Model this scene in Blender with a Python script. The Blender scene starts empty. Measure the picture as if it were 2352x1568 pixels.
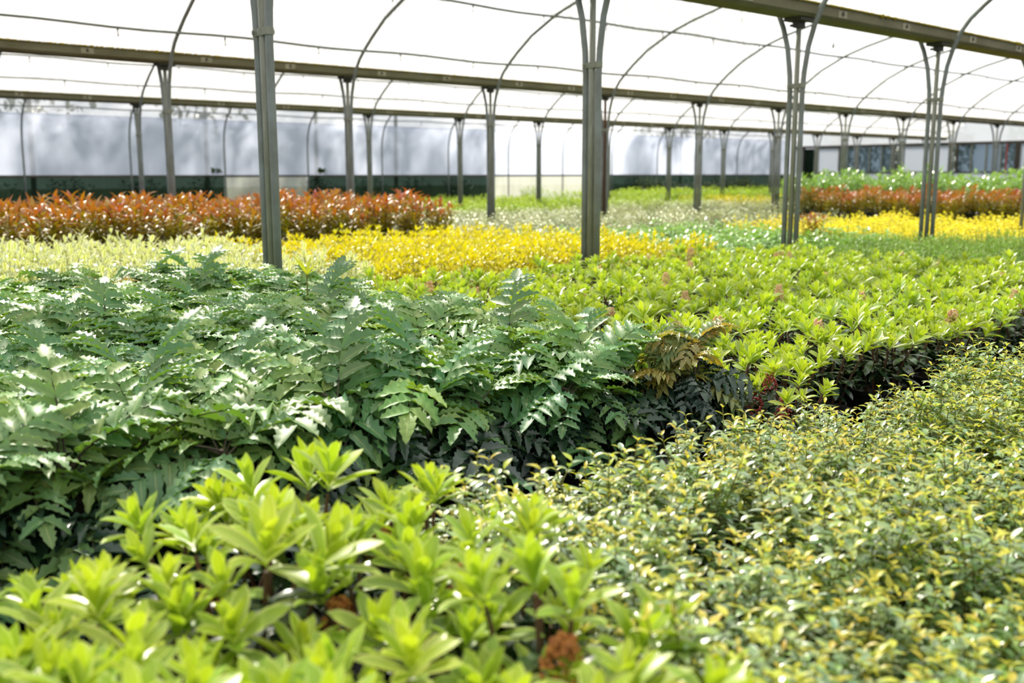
import bpy, math, random
import numpy as np
from mathutils import Vector, Matrix

scene = bpy.context.scene
COL = scene.collection
rng = np.random.default_rng(7)
random.seed(7)

# ------------------------------------------------------------------ camera
CAM = np.array([0.0, 0.0, 1.0])
TH, PITCH, ROLL, FPX = 0.852, 0.1647, -0.0022, 2352 * 35 / 36
fw = np.array([math.cos(TH) * math.cos(PITCH), math.sin(TH) * math.cos(PITCH), -math.sin(PITCH)])
rt = np.array([math.sin(TH), -math.cos(TH), 0.0])
up = np.cross(rt, fw)
c_, s_ = math.cos(ROLL), math.sin(ROLL)
rt, up = c_ * rt + s_ * up, -s_ * rt + c_ * up
cd = bpy.data.cameras.new('camera')
cam = bpy.data.objects.new('camera', cd)
COL.objects.link(cam)
cam.matrix_world = Matrix(((rt[0], up[0], -fw[0], CAM[0]), (rt[1], up[1], -fw[1], CAM[1]),
                           (rt[2], up[2], -fw[2], CAM[2]), (0, 0, 0, 1)))
cd.lens = 35.0
cd.sensor_width = 36.0
cd.clip_start = 0.05
cd.clip_end = 400
cd.dof.use_dof = True
cd.dof.focus_distance = 3.3
cd.dof.aperture_fstop = 3.0
cd.dof.aperture_blades = 0
scene.camera = cam

# ------------------------------------------------------------------ light and exposure
world = bpy.data.worlds.new('sky')
scene.world = world
world.use_nodes = True
bg = world.node_tree.nodes['Background']
bg.inputs['Color'].default_value = (0.93, 0.96, 1.0, 1)
bg.inputs['Strength'].default_value = 1.0
sd = bpy.data.lights.new('sun', 'SUN')
sd.energy = 9.8
sd.angle = math.radians(4.5)
sd.color = (1.0, 0.93, 0.80)
sun = bpy.data.objects.new('sun', sd)
COL.objects.link(sun)
SUN_FROM = Vector((0.30, 0.95, 1.02)).normalized()
sun.rotation_euler = SUN_FROM.to_track_quat('Z', 'Y').to_euler()
vs = scene.view_settings
vs.view_transform = 'Standard'
vs.look = 'None'
vs.gamma = 1
vs.exposure = 0.22
vs.use_curve_mapping = False
scene.cycles.max_bounces = 10
scene.cycles.diffuse_bounces = 4
scene.cycles.transmission_bounces = 6
scene.cycles.transparent_max_bounces = 24
scene.cycles.sample_clamp_indirect = 6

# ------------------------------------------------------------------ helpers
def lin(c):
    return tuple(((v / 255) / 12.92 if v / 255 <= 0.04045 else ((v / 255 + 0.055) / 1.055) ** 2.4) for v in c) + (1.0,)

def pxl(P):
    d = np.asarray(P, float) - CAM
    z = d @ fw
    if z < 0.05:
        return -9e9, -9e9, z
    return 1176 + FPX * (d @ rt) / z, 784 - FPX * (d @ up) / z, z

def tag(o, label=None, cat=None, group=None, kind=None):
    if label: o['label'] = label
    if cat: o['category'] = cat
    if group: o['group'] = group
    if kind: o['kind'] = kind
    return o

def empty(name, loc=(0, 0, 0), rz=0.0):
    o = bpy.data.objects.new(name, None)
    o.empty_display_size = 0.1
    o.location = loc
    o.rotation_euler = (0, 0, rz)
    COL.objects.link(o)
    return o

def link(name, mesh, parent=None):
    o = bpy.data.objects.new(name, mesh)
    COL.objects.link(o)
    if parent is not None:
        o.parent = parent
    return o

class MB:
    """collects simple solids into one mesh"""
    def __init__(self):
        self.v, self.f = [], []
    def add(self, vs, fs):
        b = len(self.v)
        self.v += [tuple(map(float, p)) for p in vs]
        self.f += [tuple(i + b for i in f) for f in fs]
    def box(self, a, b):
        (x0, y0, z0), (x1, y1, z1) = a, b
        self.add([(x0, y0, z0), (x1, y0, z0), (x1, y1, z0), (x0, y1, z0), (x0, y0, z1), (x1, y0, z1), (x1, y1, z1), (x0, y1, z1)],
                 [(0, 3, 2, 1), (4, 5, 6, 7), (0, 1, 5, 4), (1, 2, 6, 5), (2, 3, 7, 6), (3, 0, 4, 7)])
    def tube(self, pts, r, n=8, cap=True):
        pts = [np.asarray(p, float) for p in pts]
        rs = r if hasattr(r, '__len__') else [r] * len(pts)
        rings = []
        ref = None
        for i, p in enumerate(pts):
            t = pts[min(i + 1, len(pts) - 1)] - pts[max(i - 1, 0)]
            t = t / (np.linalg.norm(t) + 1e-12)
            if ref is None:
                ref = np.array([0, 0, 1.0]) if abs(t[2]) < 0.9 else np.array([1.0, 0, 0])
            a = np.cross(t, ref); a /= np.linalg.norm(a) + 1e-12
            b = np.cross(a, t)
            ref = b
            rings.append([p + rs[i] * (math.cos(2 * math.pi * k / n) * a + math.sin(2 * math.pi * k / n) * b) for k in range(n)])
        vs, fs = [q for ring in rings for q in ring], []
        for i in range(len(pts) - 1):
            for k in range(n):
                k2 = (k + 1) % n
                fs.append((i * n + k, i * n + k2, (i + 1) * n + k2, (i + 1) * n + k))
        if cap:
            fs.append(tuple(range(n - 1, -1, -1)))
            fs.append(tuple((len(pts) - 1) * n + k for k in range(n)))
        self.add(vs, fs)
    def lathe(self, prof, c=(0, 0, 0), n=16):
        vs, fs = [], []
        for r, z in prof:
            vs += [(c[0] + r * math.cos(2 * math.pi * k / n), c[1] + r * math.sin(2 * math.pi * k / n), c[2] + z) for k in range(n)]
        for i in range(len(prof) - 1):
            for k in range(n):
                k2 = (k + 1) % n
                fs.append((i * n + k, i * n + k2, (i + 1) * n + k2, (i + 1) * n + k))
        fs.append(tuple(range(n - 1, -1, -1)))
        fs.append(tuple((len(prof) - 1) * n + k for k in range(n)))
        self.add(vs, fs)
    def blob(self, c, r, n=1, flat=1.0):
        ph = (1 + 5 ** 0.5) / 2
        vs = [(-1, ph, 0), (1, ph, 0), (-1, -ph, 0), (1, -ph, 0), (0, -1, ph), (0, 1, ph), (0, -1, -ph), (0, 1, -ph), (ph, 0, -1), (ph, 0, 1), (-ph, 0, -1), (-ph, 0, 1)]
        fs = [(0, 11, 5), (0, 5, 1), (0, 1, 7), (0, 7, 10), (0, 10, 11), (1, 5, 9), (5, 11, 4), (11, 10, 2), (10, 7, 6), (7, 1, 8), (3, 9, 4), (3, 4, 2), (3, 2, 6), (3, 6, 8), (3, 8, 9), (4, 9, 5), (2, 4, 11), (6, 2, 10), (8, 6, 7), (9, 8, 1)]
        k = r / math.sqrt(1 + ph * ph)
        self.add([(c[0] + x * k, c[1] + y * k, c[2] + z * k * flat) for x, y, z in vs], fs)
    def mesh(self, name, mat, smooth=False):
        m = bpy.data.meshes.new(name)
        m.from_pydata(self.v, [], self.f)
        m.materials.append(mat)
        if smooth:
            m.polygons.foreach_set('use_smooth', [True] * len(m.polygons))
        m.update()
        return m
    def build(self, name, mat, parent=None, smooth=False):
        return link(name, self.mesh(name, mat, smooth), parent)

# ------------------------------------------------------------------ materials
def new_mat(name):
    m = bpy.data.materials.new(name)
    m.use_nodes = True
    nt = m.node_tree
    nt.nodes.clear()
    return m, nt, nt.nodes.new('ShaderNodeOutputMaterial')

def N(nt, t, **kw):
    n = nt.nodes.new(t)
    for k, v in kw.items():
        setattr(n, k, v)
    return n

def mixc(nt, fac, a, b, mode='MIX'):
    n = N(nt, 'ShaderNodeMix', data_type='RGBA', blend_type=mode)
    for sock, val in ((n.inputs[0], fac), (n.inputs[6], a), (n.inputs[7], b)):
        if hasattr(val, 'is_output'):
            nt.links.new(val, sock)
        else:
            sock.default_value = val
    return n.outputs[2]

def math_(nt, op, a, b=None, clamp=False):
    n = N(nt, 'ShaderNodeMath', operation=op, use_clamp=clamp)
    for i, val in enumerate((a, b)):
        if val is None: continue
        if hasattr(val, 'is_output'): nt.links.new(val, n.inputs[i])
        else: n.inputs[i].default_value = val
    return n.outputs[0]

def noise(nt, scale, detail=3, rough=0.55, vec=None):
    n = N(nt, 'ShaderNodeTexNoise')
    n.inputs['Scale'].default_value = scale
    n.inputs['Detail'].default_value = detail
    n.inputs['Roughness'].default_value = rough
    if vec is not None:
        nt.links.new(vec, n.inputs['Vector'])
    return n.outputs['Fac']

def ramp(nt, fac, stops):
    n = N(nt, 'ShaderNodeValToRGB')
    e = n.color_ramp.elements
    while len(e) < len(stops): e.new(0.5)
    for i, (p, c) in enumerate(stops):
        e[i].position = p; e[i].color = c
    nt.links.new(fac, n.inputs[0])
    return n.outputs[0]

def solid(name, c1, c2=None, scale=8, rough=0.6, metal=0.0, spec=0.5, stretch=None, bump=0.0):
    m, nt, out = new_mat(name)
    b = N(nt, 'ShaderNodeBsdfPrincipled')
    b.inputs['Roughness'].default_value = rough
    b.inputs['Metallic'].default_value = metal
    b.inputs['Specular IOR Level'].default_value = spec
    tc = N(nt, 'ShaderNodeTexCoord')
    vec = tc.outputs['Object']
    if stretch:
        mp = N(nt, 'ShaderNodeMapping'); mp.inputs['Scale'].default_value = stretch
        nt.links.new(vec, mp.inputs['Vector']); vec = mp.outputs[0]
    if c2 is not None:
        f = ramp(nt, noise(nt, scale, 4, 0.6, vec), [(0.35, (0, 0, 0, 1)), (0.68, (1, 1, 1, 1))])
        nt.links.new(mixc(nt, f, lin(c1), lin(c2)), b.inputs['Base Color'])
    else:
        b.inputs['Base Color'].default_value = lin(c1)
    if bump:
        bp = N(nt, 'ShaderNodeBump'); bp.inputs['Strength'].default_value = bump
        bp.inputs['Distance'].default_value = 0.01
        nt.links.new(noise(nt, scale * 6, 3, 0.6, vec), bp.inputs['Height'])
        nt.links.new(bp.outputs[0], b.inputs['Normal'])
    nt.links.new(b.outputs[0], out.inputs[0])
    return m

def film(name, col, transp, trans_col, tint=(255, 255, 255), streak=0.06, diff=0.25):
    """thin polythene sheet: part lets light straight through, part scatters it"""
    m, nt, out = new_mat(name)
    tc = N(nt, 'ShaderNodeTexCoord')
    mp = N(nt, 'ShaderNodeMapping'); mp.inputs['Scale'].default_value = (1.6, 0.25, 0.35)
    nt.links.new(tc.outputs['Object'], mp.inputs['Vector'])
    f = noise(nt, 2.0, 4, 0.6, mp.outputs[0])
    var = ramp(nt, f, [(0.3, (1 - streak,) * 3 + (1,)), (0.7, (1, 1, 1, 1))])
    tr = N(nt, 'ShaderNodeBsdfTransparent'); tr.inputs['Color'].default_value = lin(tint)
    tl = N(nt, 'ShaderNodeBsdfTranslucent')
    nt.links.new(mixc(nt, 1.0, lin(trans_col), var, 'MULTIPLY'), tl.inputs['Color'])
    df = N(nt, 'ShaderNodeBsdfDiffuse')
    nt.links.new(mixc(nt, 1.0, lin(col), var, 'MULTIPLY'), df.inputs['Color'])
    m1 = N(nt, 'ShaderNodeMixShader'); m1.inputs[0].default_value = diff
    nt.links.new(tl.outputs[0], m1.inputs[1]); nt.links.new(df.outputs[0], m1.inputs[2])
    m2 = N(nt, 'ShaderNodeMixShader'); m2.inputs[0].default_value = 1 - transp
    nt.links.new(tr.outputs[0], m2.inputs[1]); nt.links.new(m1.outputs[0], m2.inputs[2])
    nt.links.new(m2.outputs[0], out.inputs[0])
    return m

def leaf_mat(name, young, old, tlc_young=None, tlc_old=None, rough=0.4, spec=0.5, tfac=0.35, margin=None, mwidth=0.28,
             rib=None, under=None, vary=0.12, huevar=0.03, ior=1.5):
    """leaf blade; 'age' 1 = young tip leaf, 0 = old leaf, 'rnd' = per-leaf chance"""
    m, nt, out = new_mat(name)
    age = N(nt, 'ShaderNodeAttribute', attribute_name='age').outputs['Fac']
    rnd = N(nt, 'ShaderNodeAttribute', attribute_name='rnd').outputs['Fac']
    oi = N(nt, 'ShaderNodeObjectInfo').outputs['Random']
    uv = N(nt, 'ShaderNodeUVMap', uv_map='uv')
    sep = N(nt, 'ShaderNodeSeparateXYZ')
    nt.links.new(uv.outputs[0], sep.inputs[0])
    off = math_(nt, 'ABSOLUTE', math_(nt, 'SUBTRACT', sep.outputs['X'], 0.5))    # 0 midrib .. 0.5 margin
    base = mixc(nt, age, lin(old), lin(young))
    if margin is not None:
        mk = N(nt, 'ShaderNodeMapRange')
        mk.inputs['From Min'].default_value = 0.5 - mwidth - 0.06
        mk.inputs['From Max'].default_value = 0.5 - mwidth + 0.06
        nt.links.new(off, mk.inputs['Value'])
        base = mixc(nt, mk.outputs[0], base, lin(margin))
    if rib is not None:
        mk = N(nt, 'ShaderNodeMapRange')
        mk.inputs['From Min'].default_value = 0.07; mk.inputs['From Max'].default_value = 0.0
        nt.links.new(off, mk.inputs['Value'])
        base = mixc(nt, math_(nt, 'MULTIPLY', mk.outputs[0], 0.6), base, lin(rib))
    hs = N(nt, 'ShaderNodeHueSaturation')
    nt.links.new(base, hs.inputs['Color'])
    nt.links.new(math_(nt, 'ADD', math_(nt, 'MULTIPLY', rnd, 2 * vary), 1 - vary), hs.inputs['Value'])
    hv = math_(nt, 'ADD', math_(nt, 'MULTIPLY', math_(nt, 'FRACT', math_(nt, 'MULTIPLY', rnd, 7.31)), huevar), 0.5 - huevar / 2)
    hv = math_(nt, 'ADD', hv, math_(nt, 'MULTIPLY', math_(nt, 'SUBTRACT', oi, 0.5), huevar * 0.7))
    nt.links.new(hv, hs.inputs['Hue'])
    base = hs.outputs[0]
    ref = base
    if under is not None:
        gb = N(nt, 'ShaderNodeNewGeometry').outputs['Backfacing']
        ref = mixc(nt, gb, base, lin(under))
    b = N(nt, 'ShaderNodeBsdfPrincipled')
    nt.links.new(ref, b.inputs['Base Color'])
    b.inputs['Roughness'].default_value = rough
    b.inputs['Specular IOR Level'].default_value = spec
    b.inputs['IOR'].default_value = ior
    tl = N(nt, 'ShaderNodeBsdfTranslucent')
    ty, to = lin(tlc_young or young), lin(tlc_old or tlc_young or young)
    nt.links.new(mixc(nt, 0.35, mixc(nt, age, to, ty), base), tl.inputs['Color'])
    mx = N(nt, 'ShaderNodeMixShader'); mx.inputs[0].default_value = tfac
    nt.links.new(b.outputs[0], mx.inputs[1]); nt.links.new(tl.outputs[0], mx.inputs[2])
    nt.links.new(mx.outputs[0], out.inputs[0])
    return m

M = {}
M['galv'] = solid('galvanised_steel', (140, 143, 130), (116, 117, 101), 9, 0.55, 0.25, 0.4, (3, 3, 0.6), 0.05)
M['galv_hoop'] = solid('galvanised_tube', (128, 135, 134), (108, 112, 104), 5, 0.5, 0.3, 0.4)
M['rust'] = solid('rusty_steel', (96, 66, 44), (72, 52, 40), 9, 0.8, 0.1, 0.2)
M['gutter'] = solid('weathered_gutter', (110, 107, 82), (90, 87, 62), 2.5, 0.75, 0.0, 0.3, (0.8, 3, 3), 0.2)
def moss_mat():
    m, nt, out = new_mat('moss')
    f = ramp(nt, noise(nt, 14), [(0.35, lin((150, 136, 40))), (0.65, lin((206, 188, 70)))])
    d = N(nt, 'ShaderNodeBsdfDiffuse'); t = N(nt, 'ShaderNodeBsdfTranslucent')
    nt.links.new(f, d.inputs['Color']); nt.links.new(f, t.inputs['Color'])
    x = N(nt, 'ShaderNodeMixShader'); x.inputs[0].default_value = 0.5
    nt.links.new(d.outputs[0], x.inputs[1]); nt.links.new(t.outputs[0], x.inputs[2]); nt.links.new(x.outputs[0], out.inputs[0])
    return m
M['moss'] = moss_mat()
M['plate'] = solid('galvanised_plate', (150, 146, 120), (122, 118, 94), 12, 0.6, 0.2, 0.4)
M['dark'] = solid('dark_bracket', (62, 62, 50), (44, 44, 38), 10, 0.7)
M['roof'] = film('polythene_roof', (222, 223, 226), 0.50, (204, 205, 208), (252, 252, 252), 0.05, 0.16)
M['wallfilm'] = film('polythene_wall', (196, 204, 222), 0.16, (200, 206, 224), (226, 232, 246), 0.10, 0.12)
M['panelfilm'] = film('white_panel', (216, 218, 222), 0.10, (218, 222, 230), (240, 244, 252), 0.05, 0.12)
M['lowfilm'] = film('old_film', (186, 188, 178), 0.14, (184, 186, 174), (232, 236, 226), 0.2, 0.2)
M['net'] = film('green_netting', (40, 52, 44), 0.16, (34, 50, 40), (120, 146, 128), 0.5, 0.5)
M['glaze'] = film('clear_sheet', (120, 134, 146), 0.62, (130, 146, 156), (196, 206, 214), 0.15, 0.3)
M['rail'] = solid('brown_rail', (74, 68, 56), (54, 50, 42), 6, 0.8)
M['floor'] = solid('black_ground_cover', (30, 30, 29), (20, 20, 20), 30, 0.85, 0, 0.3, None, 0.3)
M['outside'] = solid('outside_grass', (58, 74, 40), (44, 58, 30), 1.5, 0.95, 0, 0.1)
M['pot'] = solid('black_plastic', (24, 24, 25), None, 5, 0.45)
M['soil'] = solid('compost', (40, 30, 24), (26, 20, 17), 40, 0.95)
M['bark'] = solid('bark', (70, 58, 44), (46, 38, 30), 12, 0.9)
M['redpipe'] = solid('red_pipe', (150, 70, 66), None, 5, 0.6)
M['bulb'] = solid('pale_bulb', (196, 198, 200), None, 5, 0.3)

M['mahonia'] = leaf_mat('mahonia_leaf', (130, 162, 82), (86, 128, 82), (166, 204, 4), (116, 172, 8), 0.42, 0.5, 0.26, rib=(176, 190, 116), under=(140, 164, 70), vary=0.2, huevar=0.05)
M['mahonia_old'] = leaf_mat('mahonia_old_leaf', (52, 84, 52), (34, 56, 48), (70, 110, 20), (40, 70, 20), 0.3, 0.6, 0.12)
M['mahonia_bronze'] = leaf_mat('mahonia_bronze_leaf', (160, 144, 76), (122, 152, 96), (222, 168, 6), (160, 186, 8), 0.38, 0.6, 0.38, rib=(186, 180, 120), vary=0.2, huevar=0.06)
M['skimmia'] = leaf_mat('skimmia_new_leaf', (174, 198, 54), (112, 148, 40), (204, 222, 12), (138, 182, 8), 0.34, 0.7, 0.38, margin=(214, 224, 120), mwidth=0.10, rib=(196, 214, 90), vary=0.12)
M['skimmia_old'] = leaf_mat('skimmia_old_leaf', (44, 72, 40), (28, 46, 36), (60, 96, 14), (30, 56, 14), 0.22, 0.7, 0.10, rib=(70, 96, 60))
M['skimmia_stem'] = solid('skimmia_stem', (96, 58, 40), (70, 60, 36), 12, 0.7)
M['mahonia_stem'] = solid('mahonia_stem', (74, 66, 48), (56, 44, 38), 12, 0.8)
M['seed'] = solid('dry_flower', (228, 194, 154), (204, 160, 120), 60, 0.85)
M['brownhead'] = solid('brown_head', (196, 128, 62), (150, 88, 48), 60, 0.8)
M['berry'] = solid('red_bud', (166, 60, 56), (126, 40, 44), 60, 0.6)
M['oleaf'] = leaf_mat('small_leaf', (160, 188, 70), (98, 134, 86), (200, 220, 16), (136, 180, 16), 0.30, 1.0, 0.28, ior=1.9, vary=0.18, huevar=0.05)
M['otip'] = leaf_mat('small_leaf_tip', (220, 204, 70), (198, 206, 70), (234, 220, 10), (214, 224, 10), 0.35, 0.7, 0.42, vary=0.14, huevar=0.05)
M['twig'] = solid('green_twig', (122, 128, 52), (100, 92, 44), 20, 0.7)
M['cream'] = leaf_mat('cream_edged_leaf', (150, 176, 90), (112, 148, 80), (216, 222, 90), None, 0.3, 1.0, 0.34, margin=(254, 251, 204), mwidth=0.27, ior=1.8, vary=0.12)
M['gold'] = leaf_mat('gold_edged_leaf', (188, 190, 30), (92, 124, 26), (238, 224, 4), (184, 192, 4), 0.36, 0.5, 0.36, margin=(240, 224, 24), mwidth=0.27, vary=0.12)
M['photinia'] = leaf_mat('photinia_young_leaf', (156, 86, 40), (138, 138, 36), (198, 120, 12), (196, 184, 4), 0.36, 0.7, 0.34, vary=0.24, huevar=0.07)
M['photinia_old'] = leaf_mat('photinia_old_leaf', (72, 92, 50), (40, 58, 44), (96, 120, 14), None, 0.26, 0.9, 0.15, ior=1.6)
M['glossy'] = leaf_mat('glossy_green_leaf', (130, 178, 60), (84, 134, 78), (160, 206, 20), (100, 160, 20), 0.28, 1.0, 0.25, vary=0.18, ior=1.9)
M['silver'] = leaf_mat('silvery_leaf', (196, 206, 150), (156, 172, 140), (214, 220, 90), None, 0.32, 1.0, 0.22, vary=0.2, huevar=0.06, ior=1.9)
M['bright_yellow'] = leaf_mat('bright_yellow_leaf', (246, 234, 76), (222, 212, 44), (248, 240, 20), None, 0.45, 0.4, 0.34, vary=0.08)
M['fine'] = leaf_mat('fine_green_leaf', (134, 168, 74), (92, 130, 58), (150, 196, 20), None, 0.4, 0.5, 0.28, vary=0.12)
M['lime'] = leaf_mat('lime_leaf', (176, 204, 50), (132, 172, 50), (190, 214, 20), None, 0.4, 0.5, 0.34, vary=0.14)
M['laurel'] = leaf_mat('laurel_leaf', (134, 176, 74), (92, 140, 62), (160, 200, 30), None, 0.25, 1.0, 0.28, vary=0.16, ior=1.8)
M['darkleaf'] = leaf_mat('dark_shrub_leaf', (84, 106, 56), (48, 70, 48), (100, 130, 20), None, 0.22, 0.9, 0.16, vary=0.2)
M['treeleaf'] = leaf_mat('tree_leaf', (72, 94, 48), (52, 74, 40), (90, 120, 20), None, 0.4, 0.4, 0.2, vary=0.2)
M['sprout'] = leaf_mat('sprout_leaf', (206, 216, 70), (190, 206, 60), (220, 230, 30), None, 0.4, 0.5, 0.4)

# ------------------------------------------------------------------ leaf geometry
PROF = {
    'ellip': [0.12, 0.48, 0.80, 0.98, 0.98, 0.74, 0.0],
    'lance': [0.12, 0.70, 1.00, 0.78, 0.40, 0.0],
    'ovate': [0.15, 0.95, 0.95, 0.60, 0.0],
    'needle': [0.5, 1.0, 0.8, 0.0],
    'spiny': [0.18, 0.74, 1.08, 0.80, 1.04, 0.70, 0.84, 0.46, 0.40, 0.0],
    'ellip4': [0.15, 0.85, 0.95, 0.0],
}

def nrm(a):
    return a / (np.linalg.norm(a, axis=-1, keepdims=True) + 1e-12)

class Leaves:
    """a crowd of leaf blades that becomes one mesh"""
    def __init__(self, prof, wave=0.0):
        self.w = np.array(PROF[prof]); self.wave = wave
        self.rows = []
    def add(self, base, t, n, L, W, bend=0.4, fold=0.25, age=1.0, rnd=None):
        self.rows.append((*base, *t, *n, L, W, bend, fold, age, random.random() if rnd is None else rnd))
    def mesh(self, name, mat):
        A = np.array(self.rows)
        B, T, Nn = A[:, 0:3], nrm(A[:, 3:6]), A[:, 6:9]
        L, W, bend, fold, age, rnd = (A[:, i] for i in range(9, 15))
        bend = np.where(abs(bend) < 1e-3, 1e-3, bend)
        S = nrm(np.cross(T, Nn)); Nn = np.cross(S, T)
        k = len(self.w); v = np.linspace(0, 1, k)
        bv = bend[:, None] * v
        along = (np.sin(bv) / bend[:, None])[..., None] * T[:, None] - ((1 - np.cos(bv)) / bend[:, None])[..., None] * Nn[:, None]
        ctr = B[:, None] + along * L[:, None, None]
        nl = np.cos(bv)[..., None] * Nn[:, None] + np.sin(bv)[..., None] * T[:, None]
        hw = (self.w * 0.5)[None] * W[:, None]
        wav = self.wave * np.where(np.arange(k) % 2 == 0, 1, -1)[None] * W[:, None] * 0.5 * (self.w > 0)
        so = (hw * np.cos(fold)[:, None])[..., None] * S[:, None]
        no = (hw * np.sin(fold)[:, None] + wav)[..., None] * nl
        P = np.stack([ctr - so + no, ctr, ctr + so + no], 2)       # n,k,3,3
        n = len(A)
        verts = P.reshape(-1, 3)
        idx = np.arange(n * k * 3).reshape(n, k, 3)
        q = np.stack([idx[:, :-1, :-1], idx[:, :-1, 1:], idx[:, 1:, 1:], idx[:, 1:, :-1]], -1).reshape(-1, 4)
        m = bpy.data.meshes.new(name)
        m.vertices.add(len(verts)); m.vertices.foreach_set('co', verts.astype('f').ravel())
        m.loops.add(q.size); m.loops.foreach_set('vertex_index', q.astype('i').ravel())
        m.polygons.add(len(q)); m.polygons.foreach_set('loop_start', (np.arange(len(q)) * 4).astype('i'))
        m.polygons.foreach_set('use_smooth', np.ones(len(q), bool))
        u = np.tile(np.array([0, 0.5, 1.0]), n * k); vv = np.tile(np.repeat(v, 3), n)
        uvl = m.uv_layers.new(name='uv')
        uvl.data.foreach_set('uv', np.stack([u[q.ravel()], vv[q.ravel()]], -1).astype('f').ravel())
        for an, val in (('age', age), ('rnd', rnd)):
            at = m.attributes.new(an, 'FLOAT', 'POINT')
            at.data.foreach_set('value', np.repeat(val, k * 3).astype('f'))
        m.materials.append(mat)
        m.update(calc_edges=True)
        m.validate()
        return m

def dirv(az, el):
    return np.array([math.cos(az) * math.cos(el), math.sin(az) * math.cos(el), math.sin(el)])
U = random.uniform
Zup = np.array([0, 0, 1.0])

def up_normal(t):
    n = Zup - t * t[2]
    l = np.linalg.norm(n)
    if l < 0.05:
        n = np.array([1.0, 0, 0]); n -= t * (n @ t); l = np.linalg.norm(n)
    return n / l

def stem_path(x, y, h, lx, ly, z0=0.0, n=4):
    return [np.array([x + lx * (i / n) ** 1.4, y + ly * (i / n) ** 1.4, z0 + (h - z0) * i / n]) for i in range(n + 1)]

def at_path(p, s):
    f = s * (len(p) - 1); i = min(int(f), len(p) - 2); a = f - i
    return p[i] * (1 - a) + p[i + 1] * a

# ------------------------------------------------------------------ plant kinds (each returns a list of (part name, mesh))
def pot_mesh(r, h):
    b = MB()
    b.lathe([(r * 0.76, 0), (r * 0.98, h * 0.9), (r * 1.05, h * 0.9), (r * 1.06, h), (r * 0.98, h), (r * 0.94, h * 0.9)], n=14)
    return b.mesh('pot', M['pot'])

def mahonia(bronze=False, h=0.5, fl=(0.19, 0.29)):
    fol = Leaves('spiny', 0.10); old = Leaves('spiny', 0.08); st = MB()
    def frond(root, az, el, L, age, dst, pairs):
        fr = random.random()
        b = U(0.5, 1.25)
        t = dirv(az, el); n = up_normal(t)
        pts = []
        for i in range(9):
            v = i / 8
            pts.append(root + L * (math.sin(b * v) / b * t - (1 - math.cos(b * v)) / b * n))
        st.tube(pts, [0.0028 - 0.0018 * i / 8 for i in range(9)], 4, False)
        roll = U(-0.45, 0.45)
        for k in range(pairs):
            s = 0.24 + 0.70 * k / (pairs - 1)
            p = at_path(pts, s); q = at_path(pts, min(1, s + 0.05))
            tt = nrm(q - p) if s < 0.95 else nrm(pts[-1] - pts[-2])
            nn = up_normal(tt); sd_ = np.cross(tt, nn)
            nn, sd_ = math.cos(roll) * nn + math.sin(roll) * sd_, math.cos(roll) * sd_ - math.sin(roll) * nn
            LL = L * (0.385 - 0.13 * abs(k / (pairs - 1) - 0.45)) * U(0.85, 1.12)
            for sg in (-1, 1):
                d = nrm(sd_ * sg * 0.86 + tt * (0.42 + 0.25 * k / pairs) + nn * U(0.02, 0.22))
                dst.add(p, d, nrm(nn - d * (nn @ d)), LL, LL * U(0.38, 0.48), U(0.3, 1.1), U(0.3, 0.7), min(1, max(0, age + U(-0.12, 0.12))), 0.75 * fr + U(0, 0.25))
        tt = nrm(pts[-1] - pts[-2])
        dst.add(pts[-1], tt, up_normal(tt), L * 0.32, L * 0.155, U(0.1, 0.5), 0.25, age, fr)
    for k in range(4):
        x, y = U(-0.09, 0.09), U(-0.09, 0.09)
        hh = h * U(0.62, 0.86)
        p = stem_path(x * 0.3, y * 0.3, hh, x, y, 0.1)
        st.tube(p, [0.008, 0.008, 0.007, 0.006, 0.005], 6)
        a0 = U(0, 6.3)
        for i in range(9):
            az = a0 + i * 2.4
            el = U(0.25, 0.95) if i > 2 else U(0.7, 1.2)
            # young fronds reach towards the bright side
            az_l = math.radians(112)
            d = (az_l - az + math.pi) % (2 * math.pi) - math.pi
            az += d * U(0.2, 0.55)
            if math.cos(az - math.radians(230)) > 0.1: el *= 0.65
            frond(at_path(p, U(0.86, 1.0)), az, el, U(*fl), U(0.0, 1.0) ** 1.6, fol, random.choice((5, 6, 6, 7)))
        for i in range(5):
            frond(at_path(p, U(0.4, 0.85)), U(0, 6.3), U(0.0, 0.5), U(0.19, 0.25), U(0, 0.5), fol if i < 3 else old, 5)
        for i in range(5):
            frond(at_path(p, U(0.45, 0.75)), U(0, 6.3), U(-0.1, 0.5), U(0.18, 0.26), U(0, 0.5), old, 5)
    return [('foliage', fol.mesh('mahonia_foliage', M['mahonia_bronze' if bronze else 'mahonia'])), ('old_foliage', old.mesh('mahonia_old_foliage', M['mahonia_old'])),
            ('stem', st.mesh('mahonia_stem', M['mahonia_stem'])), ('pot', POT)]

def panicle(b, root, h, r, n, size):
    for i in range(n):
        v = random.random(); a = U(0, 6.3); rr = r * (1 - 0.6 * v) * U(0.45, 1.0)
        b.blob((root[0] + rr * math.cos(a), root[1] + rr * math.sin(a), root[2] + h * v), size * U(0.7, 1.2))

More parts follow.
